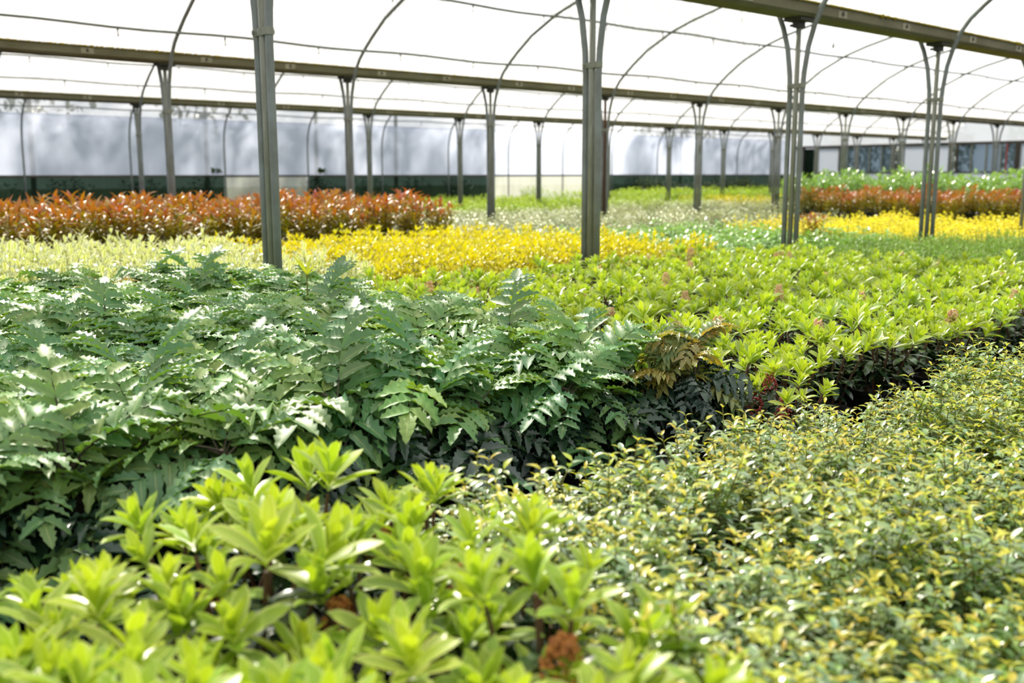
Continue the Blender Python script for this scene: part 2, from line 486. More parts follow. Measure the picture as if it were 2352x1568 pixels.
def rosette(L_, root, tilt_az, tilt, n, ln, age0=0.9, wide=0.33):
    axis = dirv(tilt_az, math.pi / 2 - tilt)
    a = nrm(np.cross(axis, np.array([0.3, 0.9, 0.1]))); b = np.cross(axis, a)
    for i in range(n):
        v = i / max(1, n - 1)                       # 0 outer/lower .. 1 inner/upper
        az = i * 2.399 + U(-0.2, 0.2)
        el = math.radians(28 + 54 * v + U(-10, 10))
        d = math.cos(el) * (math.cos(az) * a + math.sin(az) * b) + math.sin(el) * axis
        nn = axis - d * (axis @ d)
        if np.linalg.norm(nn) < 0.05: nn = -a
        ll = ln * (1.0 - 0.35 * v) * U(0.85, 1.12)
        L_.add(root + axis * (0.05 * ln + 0.35 * ln * v), d, nrm(nn), ll, ll * wide * U(0.9, 1.15), U(0.05, 0.55), U(0.2, 0.5), min(1, max(0, age0 * (0.45 + 0.65 * v) + U(-0.15, 0.1))))

def skimmia(h=0.44, shoots=9, flower=0, ln=0.078, separate=False):
    new = Leaves('ellip'); old = Leaves('ellip'); st = MB(); fl = MB(); parts = []
    bud = flower == 2
    for k in range(shoots):
        rad = 0.145 * math.sqrt((k + 0.4) / shoots); az = k * 2.4 + U(-0.3, 0.3)
        x, y = rad * math.cos(az), rad * math.sin(az)
        hh = h * (1 - 0.9 * rad * rad / 0.04 * 0.28) * U(0.80, 1.02) - 0.045
        p = stem_path(x * 0.35, y * 0.35, hh, x * 0.65, y * 0.65, 0.1)
        st.tube(p, [0.006, 0.005, 0.0045, 0.004, 0.0035], 5)
        dst = Leaves('ellip') if separate else new
        rosette(dst, p[-1], az, 0.35 * rad / 0.14 + U(0, 0.15), random.randint(10, 15), ln * U(0.72, 1.15))
        if separate: parts.append(('rosette', dst.mesh('skimmia_rosette', M['skimmia'])))
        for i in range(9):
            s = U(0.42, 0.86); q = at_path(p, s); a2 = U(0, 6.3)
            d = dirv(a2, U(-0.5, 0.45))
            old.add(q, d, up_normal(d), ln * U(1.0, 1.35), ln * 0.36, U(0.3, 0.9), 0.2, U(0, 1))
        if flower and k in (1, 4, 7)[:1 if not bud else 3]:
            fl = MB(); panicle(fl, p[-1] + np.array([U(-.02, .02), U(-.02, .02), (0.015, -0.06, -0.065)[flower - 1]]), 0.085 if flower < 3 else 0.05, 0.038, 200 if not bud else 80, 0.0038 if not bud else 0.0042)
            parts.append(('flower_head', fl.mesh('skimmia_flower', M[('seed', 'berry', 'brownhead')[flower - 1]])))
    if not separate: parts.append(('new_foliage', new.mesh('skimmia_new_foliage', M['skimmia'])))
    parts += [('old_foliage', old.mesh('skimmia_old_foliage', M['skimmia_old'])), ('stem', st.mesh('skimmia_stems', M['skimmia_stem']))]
    parts.append(('pot', POT))
    return parts

def osmanthus(h=0.40, stems=15):
    lf = Leaves('ovate'); tip = Leaves('lance'); st = MB()
    for k in range(stems):
        rad = 0.12 * math.sqrt((k + 0.5) / stems); az = k * 2.4 + U(-0.4, 0.4)
        x, y = rad * math.cos(az), rad * math.sin(az)
        hh = h * U(0.72, 1.04)
        p = stem_path(x * 0.4, y * 0.4, hh, x * 0.6 + U(-.03, .03), y * 0.6 + U(-.03, .03), 0.12)
        st.tube(p, [0.0025, 0.002, 0.0018, 0.0015, 0.001], 4, False)
        nodes = 11
        a0 = U(0, 6.3)
        for i in range(nodes):
            s = 0.30 + 0.70 * i / (nodes - 1)
            q = at_path(p, s)
            young = max(0, (i - 7) / 3)
            for sg in (0, math.pi):
                a2 = a0 + i * math.pi / 2 + sg + U(-0.3, 0.3)
                if i >= nodes - 2:
                    d = dirv(a2, U(0.35, 1.0)); ll = U(0.018, 0.028)
                    tip.add(q, d, up_normal(d), ll, ll * 0.34, U(0.4, 1.1), 0.35, U(0.3, 1) if i == nodes - 1 else U(0, 0.6))
                else:
                    d = dirv(a2, U(-0.05, 0.6)); ll = U(0.028, 0.042) * (1 - 0.25 * young)
                    lf.add(q, d, up_normal(d), ll, ll * 0.44, U(0.2, 1.0), 0.3, min(1, max(0, young + U(-0.25, 0.3))))
        # side sprays
        for i in range(4):
            q = at_path(p, U(0.45, 0.85)); a2 = U(0, 6.3)
            e = q + dirv(a2, 0.8) * U(0.04, 0.08)
            st.tube([q, e], 0.0012, 3, False)
            for j in range(5):
                d = dirv(a2 + j * 1.9, U(0.1, 0.9)); ll = U(0.020, 0.032)
                (tip if j > 3 else lf).add(q + (e - q) * (0.5 + 0.5 * j / 4), d, up_normal(d), ll, ll * 0.45, U(0.2, 0.9), 0.3, U(0, 0.9))
    return [('foliage', lf.mesh('small_leaf_foliage', M['oleaf'])), ('tip_foliage', tip.mesh('small_leaf_tips', M['otip'])),
            ('stem', st.mesh('small_leaf_stems', M['twig'])), ('pot', POT)]

def bush(h, r, stems, nodes, per, ln, wid, prof, mat, el=(0.2, 1.0), low=0.35, stem_mat=None, bend=(0.1, 0.7), dome=0.25, old=None, old_below=0.0, tilt=1.0, rw=0.5, apow=1.6):
    """upright branching shrub: leaves in whorls up every stem; optional second leaf kind on the lower stems"""
    a_ = Leaves(prof); b_ = Leaves(prof); st = MB()
    for k in range(stems):
        rad = r * math.sqrt((k + 0.5) / stems); az = k * 2.4 + U(-0.4, 0.4)
        x, y = rad * math.cos(az), rad * math.sin(az)
        hh = h * (1 - dome * (rad / r) ** 2) * U(0.86, 1.05)
        p = stem_path(x * 0.35, y * 0.35, hh, x * 0.65 * tilt, y * 0.65 * tilt, 0.0)
        st.tube(p, [0.004, 0.0035, 0.003, 0.0025, 0.0015], 4, False)
        a0 = U(0, 6.3)
        for i in range(nodes):
            s = low + (1 - low) * i / max(1, nodes - 1)
            q = at_path(p, s)
            for j in range(per):
                a2 = a0 + i * 2.4 + j * 2 * math.pi / per + U(-0.3, 0.3)
                d = dirv(a2, U(*el) + (0.35 if i == nodes - 1 else 0)); ll = ln * U(0.75, 1.15)
                age = min(1, max(0, ((s - low) / (1 - low)) ** apow + U(-0.35, 0.3)))
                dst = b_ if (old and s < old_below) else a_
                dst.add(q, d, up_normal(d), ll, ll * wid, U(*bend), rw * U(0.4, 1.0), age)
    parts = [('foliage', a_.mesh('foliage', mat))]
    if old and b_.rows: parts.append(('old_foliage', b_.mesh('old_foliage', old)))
    parts.append(('stem', st.mesh('stems', stem_mat or M['twig'])))
    return parts

def merge(parts, name):
    """one mesh of all the parts, for plants too far off to show them"""
    ms = [p[1] for p in parts]
    vs, fs, mi, age, rnd, uvs = [], [], [], [], [], []
    m = bpy.data.meshes.new(name)
    off = 0
    mats = []
    for me in ms:
        nv = len(me.vertices)
        co = np.empty(nv * 3, 'f'); me.vertices.foreach_get('co', co); vs.append(co.reshape(-1, 3))
        for p in me.polygons: fs.append(tuple(i + off for i in p.vertices))
        if me.materials[0] not in mats: mats.append(me.materials[0])
        mi += [mats.index(me.materials[0])] * len(me.polygons)
        for lst, an in ((age, 'age'), (rnd, 'rnd')):
            a = np.zeros(nv, 'f')
            if an in me.attributes: me.attributes[an].data.foreach_get('value', a)
            lst.append(a)
        u = np.zeros(len(me.loops) * 2, 'f')
        if 'uv' in me.uv_layers: me.uv_layers['uv'].data.foreach_get('uv', u)
        uvs.append(u)
        off += nv
    m.from_pydata(np.concatenate(vs).tolist(), [], fs)
    for mt in mats: m.materials.append(mt)
    m.polygons.foreach_set('material_index', mi)
    m.polygons.foreach_set('use_smooth', [True] * len(m.polygons))
    l = m.uv_layers.new(name='uv'); l.data.foreach_set('uv', np.concatenate(uvs))
    for lst, an in ((age, 'age'), (rnd, 'rnd')):
        at = m.attributes.new(an, 'FLOAT', 'POINT'); at.data.foreach_set('value', np.concatenate(lst))
    m.update()
    return m

POT = pot_mesh(0.085, 0.15)

# ------------------------------------------------------------------ greenhouse structure
L_BAY = 2.5
ROWS = {'Z': (-1.78, 2.86), 'A': (5.00, 2.6216), 'B': (11.78, 2.3857), 'C': (18.56, 2.1387), 'D': (25.34, 1.976)}
def rx(row, n): return ROWS[row][1] + L_BAY * n
X0, X1 = -9.0, 38.5
HOOP = [(0.060, 0.0), (0.060, 1.0), (0.060, 1.70), (0.069, 1.86), (0.100, 2.08), (0.150, 2.25), (0.215, 2.40), (0.30, 2.52), (0.42, 2.63), (0.58, 2.76), (0.88, 2.97),
        (1.38, 3.21), (1.78, 3.34), (2.25, 3.46), (2.75, 3.55), (3.39, 3.60)]
def hoop_z(d): return float(np.interp(d, [p[0] for p in HOOP[2:]], [p[1] for p in HOOP[2:]]))
ORD = ['first', 'second', 'third', 'fourth', 'fifth', 'sixth', 'seventh', 'eighth', 'ninth', 'tenth', 'eleventh', 'twelfth', 'thirteenth', 'fourteenth', 'fifteenth', 'sixteenth', 'seventeenth']

b = MB(); b.box((X0, -8.6, -0.06), (X1 + 0.3, 25.6, 0.0))
tag(b.build('floor', M['floor']), kind='structure')
b = MB(); b.box((-60, 25.6, -0.12), (90, 90, -0.02)); b.box((X1 + 0.3, -40, -0.12), (90, 25.6, -0.02))
tag(b.build('ground', M['outside']), kind='structure')

def sheet(name, rows, mat, nx=20):
    """a thin film swept along the house; rows = [(y, z)] cross-section"""
    b = MB()
    xs = np.linspace(X0, X1, nx)
    vs = [(x, y, z) for x in xs for (y, z) in rows]
    k = len(rows)
    fs = [(i * k + j, (i + 1) * k + j, (i + 1) * k + j + 1, i * k + j + 1) for i in range(nx - 1) for j in range(k - 1)]
    b.add(vs, fs)
    o = b.build(name, mat, None, True)
    return tag(o, kind='structure')

def span_rows(y0, y1, lo0=2.43, lo1=2.43, off=0.035):
    left = [(d, z) for d, z in HOOP if z >= lo0]
    right = [(d, z) for d, z in HOOP if z >= lo1]
    ds0 = [(y0 + 0.145, lo0 + 0.005)] + [(y0 + d, z + off) for d, z in left]
    ds1 = [(y1 - d, z + off) for d, z in right[:-1]][::-1] + [(y1 - 0.145, lo1 + 0.005)]
    return ds0 + ds1
for a, c in (('Z', 'A'), ('A', 'B'), ('B', 'C')):
    sheet('ceiling', span_rows(ROWS[a][0], ROWS[c][0]), M['roof'])
sheet('ceiling', span_rows(-8.56, -1.78), M['roof'])
sheet('ceiling', span_rows(ROWS['C'][0], ROWS['D'][0]), M['roof'])
wr = [(25.34 - 0.02 + 0.0, 1.03)] + [(25.34 - d + 0.10, z) for d, z in HOOP[1:7] if z > 1.03] + [(25.34 - 0.2, 2.465)]
sheet('wall_far', wr, M['wallfilm'])
sheet('wall_near', [(-8.5, 0.3), (-8.5, 1.6), (-8.4, 2.46)], M['wallfilm'])
b = MB()
pts = []
for y0 in (-8.56, -1.78, 5.0, 11.78, 18.56):
    pts += [(y0 + 6.78 * t, hoop_z(min(6.78 * t, 6.78 - 6.78 * t)) + 0.02) for t in (0.03, 0.06, 0.13, 0.25, 0.4, 0.5, 0.6, 0.75, 0.87, 0.94, 0.97)]
vs, fs = [], []
for y, z in pts: vs += [(X0, y, 0.0), (X0, y, z)]
fs = [(2 * i, 2 * i + 2, 2 * i + 3, 2 * i + 1) for i in range(len(pts) - 1)]
b.add(vs, fs)
tag(b.build('wall_left', M['wallfilm']), kind='structure')

# gable above the end bar
b = MB()
vs = []
for y, z in pts: vs += [(X1, y, 2.24), (X1, y, max(2.3, z))]
b.add(vs, [(2 * i, 2 * i + 2, 2 * i + 3, 2 * i + 1) for i in range(len(pts) - 1)])
tag(b.build('wall_right', M['panelfilm']), kind='structure')
b = MB(); b.box((X1 - 0.05, -8.5, 2.14), (X1 + 0.05, 25.34, 2.24))
tag(b.build('trim_1', M['rail']), kind='structure')
b = MB(); b.box((X1 - 0.04, -8.5, 1.08), (X1 + 0.04, 24.1, 1.13))
tag(b.build('trim_2', M['rail']), kind='structure')
# lower skirting panels and glazing of the end wall
def panel(name, y0, y1, z0, z1, mat, mull=0, frame='rail'):
    b = MB(); b.box((X1 - 0.012, y0, z0), (X1 + 0.012, y1, z1))
    o = tag(b.build(name, mat), kind='structure')
    if frame:
        f = MB()
        f.box((X1 - 0.035, y0 - 0.04, z0), (X1 + 0.035, y0 + 0.04, z1)); f.box((X1 - 0.035, y1 - 0.04, z0), (X1 + 0.035, y1 + 0.04, z1))
        f.build('window_frame', M[frame], o)
    for k in range(mull):
        f = MB(); y = y0 + (y1 - y0) * (k + 1) / (mull + 1)
        f.box((X1 - 0.03, y - 0.025, z0), (X1 + 0.03, y + 0.025, z1))
        f.build('mullion', M['galv'], o)
    return o
panel('window_1', 23.0, 24.08, 1.13, 2.14, M['panelfilm'])
panel('window_2', 20.55, 22.72, 1.13, 2.14, M['glaze'], 3)
panel('window_3', 18.25, 20.35, 1.13, 2.14, M['panelfilm'])
panel('window_4', 15.80, 18.00, 1.13, 2.14, M['glaze'], 3)
panel('window_5', -8.5, 15.7, 1.13, 2.14, M['panelfilm'], 6)
panel('window_6', 24.75, 25.25, 1.05, 2.14, M['panelfilm'])
b = MB(); b.box((X1 - 0.02, -8.5, 0.0), (X1 + 0.02, 24.08, 1.08))
tag(b.build('wall_right', M['panelfilm']), kind='structure')
# dark doorway: shade of the opening put in as a dark green panel
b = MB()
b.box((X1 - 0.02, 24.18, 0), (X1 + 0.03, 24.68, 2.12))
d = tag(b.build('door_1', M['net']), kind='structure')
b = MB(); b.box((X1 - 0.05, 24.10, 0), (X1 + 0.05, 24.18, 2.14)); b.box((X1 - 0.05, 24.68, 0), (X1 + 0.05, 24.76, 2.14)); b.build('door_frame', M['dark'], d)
b = MB(); b.tube([(X1 - 0.08, 16.12, 1.0), (X1 - 0.08, 16.12, 2.14)], 0.035, 8)
tag(b.build('drain_pipe', M['redpipe']), 'red pipe standing against the grey glazing of the end wall', 'pipe')

# far wall: rail and lower panels
b = MB(); b.box((X0, 25.28, 0.985), (X1, 25.34, 1.04))
tag(b.build('trim_3', M['rail']), kind='structure')
def lower(name, x0, x1, mat, label, cat):
    b = MB()
    k = max(2, int((x1 - x0) / 0.4)); xs = np.linspace(x0, x1, k)
    vs, fs = [], []
    for i, x in enumerate(xs):
        for z in (0.0, 0.33, 0.66, 0.985):
            vs.append((x, 25.36 + 0.015 * math.sin(i * 2.1 + z * 5), z))
    for i in range(k - 1):
        for j in range(3): fs.append((i * 4 + j, i * 4 + 4 + j, i * 4 + 5 + j, i * 4 + 1 + j))
    b.add(vs, fs)
    o = b.build(name, mat, None, True)
    return tag(o, label, cat)
rD = lambda n: rx('D', n)
lower('shade_netting', X0, rD(4), M['net'], 'dark green netting low on the far wall behind the left end of the red shrubs', 'netting')
lower('film_panel', rD(4), rD(5), M['lowfilm'], 'pale film panel low on the far wall between two stretches of green netting', 'panel')
lower('shade_netting', rD(5), rD(7) + 1.9, M['net'], 'dark green netting low on the far wall behind the right end of the red shrubs', 'netting')
lower('film_panel', rD(7) + 1.9, rD(10) - 0.4, M['lowfilm'], 'long pale film panel low on the far wall behind the nearest row second post', 'panel')
lower('shade_netting', rD(10) - 0.4, X1, M['net'], 'dark green netting low on the far wall behind the dark shrubs near the end wall', 'netting')

# posts with their clamp, head bracket
def post_parts():
    r = 0.0225
    t = MB(); t.tube([(0, 0, 0), (0, 0, 1.2), (0, 0, 2.31)], r, 14)
    c = MB()
    for yy in (-0.060, 0, 0.060): c.lathe([(0.0235, 0), (0.0285, 0.002), (0.0285, 0.040), (0.0235, 0.042)], (0, yy, 1.735), 14)
    c.box((-0.020, -0.06, 1.738), (0.020, 0.06, 1.774)); c.box((0.028, -0.06, 1.745), (0.037, -0.045, 1.765)); c.box((-0.037, 0.045, 1.745), (-0.028, 0.06, 1.765))
    h = MB(); h.box((-0.10, -0.085, 2.287), (0.10, 0.085, 2.315)); h.box((-0.05, -0.03, 2.235), (0.05, 0.03, 2.287)); h.tube([(0.0, 0.055, 2.262), (0.0, 0.085, 2.262)], 0.012, 8)
    return (t.mesh('post_tube', M['galv'], True), c.mesh('clamp_band', M['galv']), h.mesh('head_bracket', M['dark']))
PT, PC, PH = post_parts()
PTR = PT.copy(); PTR.materials[0] = M['rust']
ROWNAME = {'A': 'nearest', 'B': 'middle', 'C': 'far'}
FIRST = {'A': 0, 'B': 1, 'C': 2}
LASTP = {'A': 4, 'B': 12, 'C': 14}
for row in 'ABC':
    y = ROWS[row][0]
    for n in range(FIRST[row], LASTP[row] + 1):
        x = rx(row, n)
        k = n - FIRST[row]
        extra = {('A', 0): ' amid the mahonias', ('A', 1): ' by the yellow bed', ('A', 2): ' beside a red seedling',
                 ('A', 3): ' before the yellow bed', ('B', 3): ' with a rusty face'}.get((row, n), ' in its row')
        o = tag(empty('gutter_post', (x, y, 0)), 'steel post, %s from the left in the %s row%s' % (ORD[k], ROWNAME[row], extra if extra != ' in its row' else ''), 'post', 'posts of the %s row' % ROWNAME[row])
        link('tube', PTR if (row, n) == ('B', 4) else PT, o)
        link('clamp_band', PC, o)
        link('head_bracket', PH, o)

# hoops
def hoop_mesh(dx):
    b = MB()
    pts = [(dx * d / 6.78, d, z) for d, z in HOOP] + [(dx * (6.78 - d) / 6.78, 6.78 - d, z) for d, z in HOOP[:-1]][::-1]
    b.tube(pts, 0.0225, 10)
    return b.mesh('hoop', M['galv_hoop'], True)
SPAN = {('Z', 'A'): 'overhead near span', ('A', 'B'): 'span behind the nearest posts', ('B', 'C'): 'span behind the middle posts', ('C', 'D'): 'span against the far wall'}
for (a, c), nm in SPAN.items():
    me = hoop_mesh(ROWS[c][1] - ROWS[a][1])
    lo, hi = {('Z', 'A'): (0, 6), ('A', 'B'): (0, 14), ('B', 'C'): (1, 14), ('C', 'D'): (1, 14)}[(a, c)]
    for n in range(lo, hi + 1):
        o = link('roof_hoop', me)
        o.location = (rx(a, n), ROWS[a][0], 0)
        k = n - lo
        tag(o, 'bent grey steel roof hoop, %s from the left in the %s' % (ORD[k], nm), 'hoop', 'roof hoops of the %s' % nm)

# gutters with moss and joint plates
for row, nm in (('A', 'nearest'), ('B', 'middle'), ('C', 'far')):
    y = ROWS[row][0]
    g = tag(empty('roof_gutter', (0, y, 0)), 'weathered grey gutter with mossy edges running over the %s row of posts' % nm, 'gutter', 'roof gutters')
    b = MB()
    prof = [(-0.10, 2.315), (0.10, 2.315), (0.125, 2.34), (0.125, 2.415), (0.138, 2.420), (0.138, 2.428), (0.115, 2.428), (0.115, 2.35), (0.09, 2.33), (-0.09, 2.33), (-0.115, 2.35), (-0.115, 2.428), (-0.138, 2.428), (-0.138, 2.420), (-0.125, 2.415), (-0.125, 2.34)]
    xs = np.linspace(X0, X1, 60)
    vs = [(x, p[0], p[1] + 0.006 * math.sin(x * 0.9) * 0.6) for x in xs for p in prof]
    k = len(prof)
    fs = [(i * k + j, i * k + (j + 1) % k, (i + 1) * k + (j + 1) % k, (i + 1) * k + j) for i in range(len(xs) - 1) for j in range(k)]
    b.add(vs, fs); b.build('channel', M['gutter'], g)
    m = MB()
    for sgn in (-1, 1):
        x = X0 + 1
        while x < X1:
            r = U(0.007, 0.020) if random.random() < 0.97 or sgn > 0 else U(0.018, 0.032)
            m.blob((x, sgn * 0.132, 2.429), r, flat=0.8)
            x += r * U(0.8, 2.6)
    m.build('moss', M['moss'], g, True)
    for n in range(-1, 15):
        for q in (0.14, 0.86):
            b = MB(); x = rx(row, n) + L_BAY * q * 0.62 + 0.25
            b.box((x - 0.07, -0.129, 2.345), (x + 0.07, -0.1245, 2.405))
            jp = b.build('joint_plate', M['plate'], g)
            b = MB(); b.box((x - 0.012, -0.140, 2.365), (x + 0.012, -0.129, 2.385)); b.box((x - 0.006, -0.140, 2.385), (x + 0.006, -0.134, 2.400)); b.build('hook', M['dark'], jp)

# lengthwise pipes with small hanging nozzles
def purlin(y, z, label, r=0.014, ph=0.0):
    g = tag(empty('purlin_pipe', (0, y, z)), label, 'pipe', 'lengthwise roof pipes')
    b = MB()
    b.tube([(x, 0.006 * math.sin(x * 1.7 + y), 0.012 * math.sin(x * 2 * math.pi / L_BAY + ph) + 0.006 * math.sin(x * 0.7 + y)) for x in np.linspace(X0 + 0.5, X1 - 0.1, 120)], r, 8)
    b.build('pipe', M['galv_hoop'], g, True)
    x = X0 + 8.2 + ph
    while x < X1 - 1:
        b = MB()
        b.tube([(x, 0, -r * 0.5), (x, 0, -0.035)], 0.011, 6); b.tube([(x, 0, -0.035), (x + 0.004, 0.003, -0.08)], 0.006, 6); b.tube([(x + 0.004, 0.003, -0.08), (x + 0.004, 0.003, -0.10)], 0.009, 6)
        b.build('nozzle', M['dark'], g)
        x += 1.25
purlin(11.78 - 0.44, 2.615, 'thin grey pipe low on the hoops in the span behind the nearest posts', 0.017)
purlin(11.78 - 1.37, 3.185, 'thin grey pipe high on the hoops in the span behind the nearest posts', 0.018, 0.5)
purlin(18.56 - 0.46, 2.615, 'thin grey pipe low on the hoops in the span behind the middle posts', 0.015, 0.3)
purlin(18.56 - 0.86, 2.93, 'thin grey pipe high on the hoops in the span behind the middle posts', 0.015, 0.9)
purlin(18.56 - 2.3, 3.45, 'thin grey pipe near the ridge in the span behind the middle posts', 0.015, 0.7)
purlin(25.34 - 0.46, 2.615, 'thin grey pipe low on the hoops along the far wall', 0.015, 0.2)
purlin(25.34 - 0.95, 2.99, 'thin grey pipe high on the hoops along the far wall', 0.015, 0.6)

# pale drop-shaped weight hanging from the nearest bay's gutter
def onY(x, y, Y):
    d = fw + rt * (x - 1176) / FPX - up * (y - 784) / FPX
    return CAM + d * (Y / d[1])
P = onY(1914, 104, 6.4)
g = tag(empty('hanging_weight', tuple(P)), 'small pale drop-shaped weight hanging on a string under the gutter', 'weight')
b = MB(); b.lathe([(0.001, 0.045), (0.006, 0.03), (0.014, 0.005), (0.017, -0.012), (0.013, -0.028), (0.002, -0.034)], n=12); b.build('bob', M['bulb'], g, True)
b = MB(); b.tube([(0, 0, 0.04), (0, 0, hoop_z(1.4) - P[2] + 0.02)], 0.002, 5); b.build('string', M['dark'], g)

# stray dangling cord
P = onY(1702, 24, 6.0)
b = MB(); b.tube([P + np.array([0, 0, 0.30]), P + np.array([0.0, 0, 0.1]), P, P + np.array([0.01, 0, -0.06]), P + np.array([0.04, 0, -0.12])], 0.0025, 5)
tag(b.build('dangling_cord', M['bulb']), 'thin pale cord dangling below the nearest gutter', 'cord')

# ------------------------------------------------------------------ planting the beds
def in_view(x, y, z, margin=0.5):
    X, Y, Z = pxl((x, y, z))
    mm = margin * FPX / max(Z, 0.3)
    return Z > 0.25 and -mm < X < 2352 + mm and -mm - 200 < Y < 1568 + mm

def grid(x0, x1, y0, y1, s, jit=0.22, keep=None, z=0.4, stag=True):
    out = []
    ny = max(1, round((y1 - y0) / s)); nx = max(1, round((x1 - x0) / s))
    for j in range(ny):
        for i in range(nx):
            x = x0 + (i + 0.5 + (0.25 if stag and j % 2 else -0.25 if stag else 0)) * (x1 - x0) / nx + U(-jit, jit) * s
            y = y0 + (j + 0.5) * (y1 - y0) / ny + U(-jit, jit) * s
            if keep and not keep(x, y): continue
            if in_view(x, y, z): out.append((x, y, i, j, nx, ny))
    return out

def clear_of_posts(x, y, d):
    for row in 'ABC':
        if abs(y - ROWS[row][0]) < d:
            n = round((x - ROWS[row][1]) / L_BAY)
            if math.hypot(x - rx(row, n), y - ROWS[row][0]) < d: return False
    return True

def plant_with_parts(name, variants, spots, cat, labeler, group, smin=0.92, smax=1.08, lean=0.08, rot=True, z=0.0):
    for (x, y, *ij) in spots:
        ps = random.choice(variants)
        o = empty(name, (x, y, z), U(0, 6.28) if rot else U(-0.35, 0.35))
        s = U(smin, smax); o.scale = (s, s, s * U(0.94, 1.06))
        lab, grp = labeler(x, y, *ij)
        tag(o, lab, cat, grp or group)
        for pn, me in ps: link(pn, me, o)

def plant_single(name, variants, spots, cat, labeler, group, smin=0.88, smax=1.12):
    for (x, y, *ij) in spots:
        o = link(name, random.choice(variants))
        o.location = (x, y, 0); o.rotation_euler = (U(-.05, .05), U(-.05, .05), U(0, 6.28))
        s = U(smin, smax); o.scale = (s, s, s * U(0.92, 1.08))
        lab, grp = labeler(x, y, *ij)
        tag(o, lab, cat, grp or group)

def zones(desc, front, back, left=None, right=None, middle='in the middle of its bed', edge=1, group='bed'):
    """label by where in the bed the plant stands: front row, back row, ends, middle"""
    def f(x, y, i, j, nx, ny):
        if j < edge: w = front
        elif j >= ny - edge: w = back
        elif left and i < edge: w = left
        elif right and i >= nx - edge: w = right
        else: w = middle
        return desc + ' ' + w, group + ' ' + w
    return f

TEENS = ORD + ['eighteenth', 'nineteenth', 'twentieth']
def ordw(n):
    if n < 20: return TEENS[n]
    t = ['twenty', 'thirty', 'forty', 'fifty'][(n + 1) // 10 - 2]; r = (n + 1) % 10
    return {'twenty': 'twentieth', 'thirty': 'thirtieth', 'forty': 'fortieth', 'fifty': 'fiftieth'}[t] if r == 0 else t + '-' + ORD[r - 1]

def ranked(spots, desc, row_from, end, front=True, group=''):
    """label that counts the row from a landmark and the plant from one end of its row"""
    rows = sorted({p[3] for p in spots}, reverse=not front)
    names = {}
    for r_, j in enumerate(rows):
        row = sorted([p for p in spots if p[3] == j], key=lambda p: -p[0] if end == 'right' else p[0])
        for k, p in enumerate(row):
            names[(p[0], p[1])] = '%s row %s, %s from the %s' % (ordw(r_), row_from, ordw(k), end)
    return lambda x, y, *ij, d=desc: (d + ', ' + names[(x, y)], group)

# --- blue-green mahonia bed
MV = [mahonia() for _ in range(6)]
spots = [p for p in grid(-0.2, 2.55, 2.00, 4.95, 0.27, keep=lambda x, y: clear_of_posts(x, y, 0.12)) ]
plant_with_parts('mahonia_plant', MV, spots, 'plant',
                 ranked(spots, 'blue-green holly-leaved mahonia', 'back from the dark gap', 'right', True, 'mahonias'), 'mahonias', rot=False)
BZ = [mahonia(True, 0.56, (0.16, 0.22))]
for (x, y, lab) in ((2.54, 2.00, 'bronze-tinted mahonia at the right front corner of its bed beside the lime skimmias'), (1.62, 4.75, 'pinkish brown mahonia frond cluster at the back against the cream-edged bed')):
    o = empty('mahonia_plant', (x, y, 0), U(-.3, .3)); o.scale = (0.74, 0.74, 1.0)
    tag(o, lab, 'plant')
    ps = [p for p in BZ[0]]
    for pn, me in ps: link(pn, me, o)

# --- lime skimmia bed beyond
SV = [skimmia() for _ in range(5)]; SF = [skimmia(flower=1) for _ in range(2)]; SB = [skimmia(flower=2)]
spots = grid(2.75, 7.45, 1.86, 4.93, 0.26, keep=lambda x, y: clear_of_posts(x, y, 0.12))
skl = ranked(spots, 'lime green skimmia', 'back from the dark gap', 'left', True, 'skimmias')
skf = ranked(spots, 'skimmia with tan flower head', 'from dark gap', 'left', True, 'flowering skimmias')
plain, fl = [], []
for p in spots:
    (fl if random.random() < 0.17 else plain).append(p)
plant_with_parts('skimmia_plant', SV, plain, 'plant', skl, 'skimmias')
plant_with_parts('skimmia_plant', SF, fl, 'plant', skf, 'flowering skimmias')
plant_with_parts('skimmia_plant', SB, [(2.78, 1.80, 0, 0, 1, 1)], 'plant', lambda *a: ('lime skimmia with red flower buds beside the bronze mahonia', 'budding skimmia'), '')

# --- foreground skimmias
SN = [skimmia(0.50, 8, f, 0.088, True) for f in (0, 3, 0, 3)]
fg = [(0.82, 1.50), (0.66, 1.56), (0.42, 1.52), (0.98, 1.36), (0.62, 1.30), (0.80, 1.20), (0.40, 1.26), (0.96, 1.10), (0.24, 1.28), (0.52, 1.06), (0.70, 0.98), (0.86, 0.90),
      (0.30, 1.04), (0.46, 0.84), (0.64, 0.76), (0.84, 0.70), (0.22, 0.84), (0.78, 0.52), (0.55, 0.58)]
names = ['at the back corner by the small-leaved bed', 'at the back facing the dark gap', 'left of the back corner above the dark gap', 'touching the small-leaved plants at the back',
         'second row from the gap', 'second row beside the dry brown heads', 'second row towards the left frame edge', 'right edge among glossy small leaves', 'left edge with the dark gap behind',
         'centre of the near clump', 'near clump, right of its centre', 'near clump, right edge', 'near clump, left side', 'bottom edge, left of centre', 'bottom edge, centre', 'bright clump alone in the small-leaved bed', 'bottom left corner',
         'bottom edge, right clump', 'bottom edge under the centre clump']
for k, (x, y) in enumerate(fg):
    plant_with_parts('skimmia_plant', [SN[k % 4]], [(x, y, 0, 0, 1, 1)], 'plant', lambda *a: ('blurred foreground lime skimmia, ' + names[k], 'foreground skimmias'), '', 0.9, 1.02)

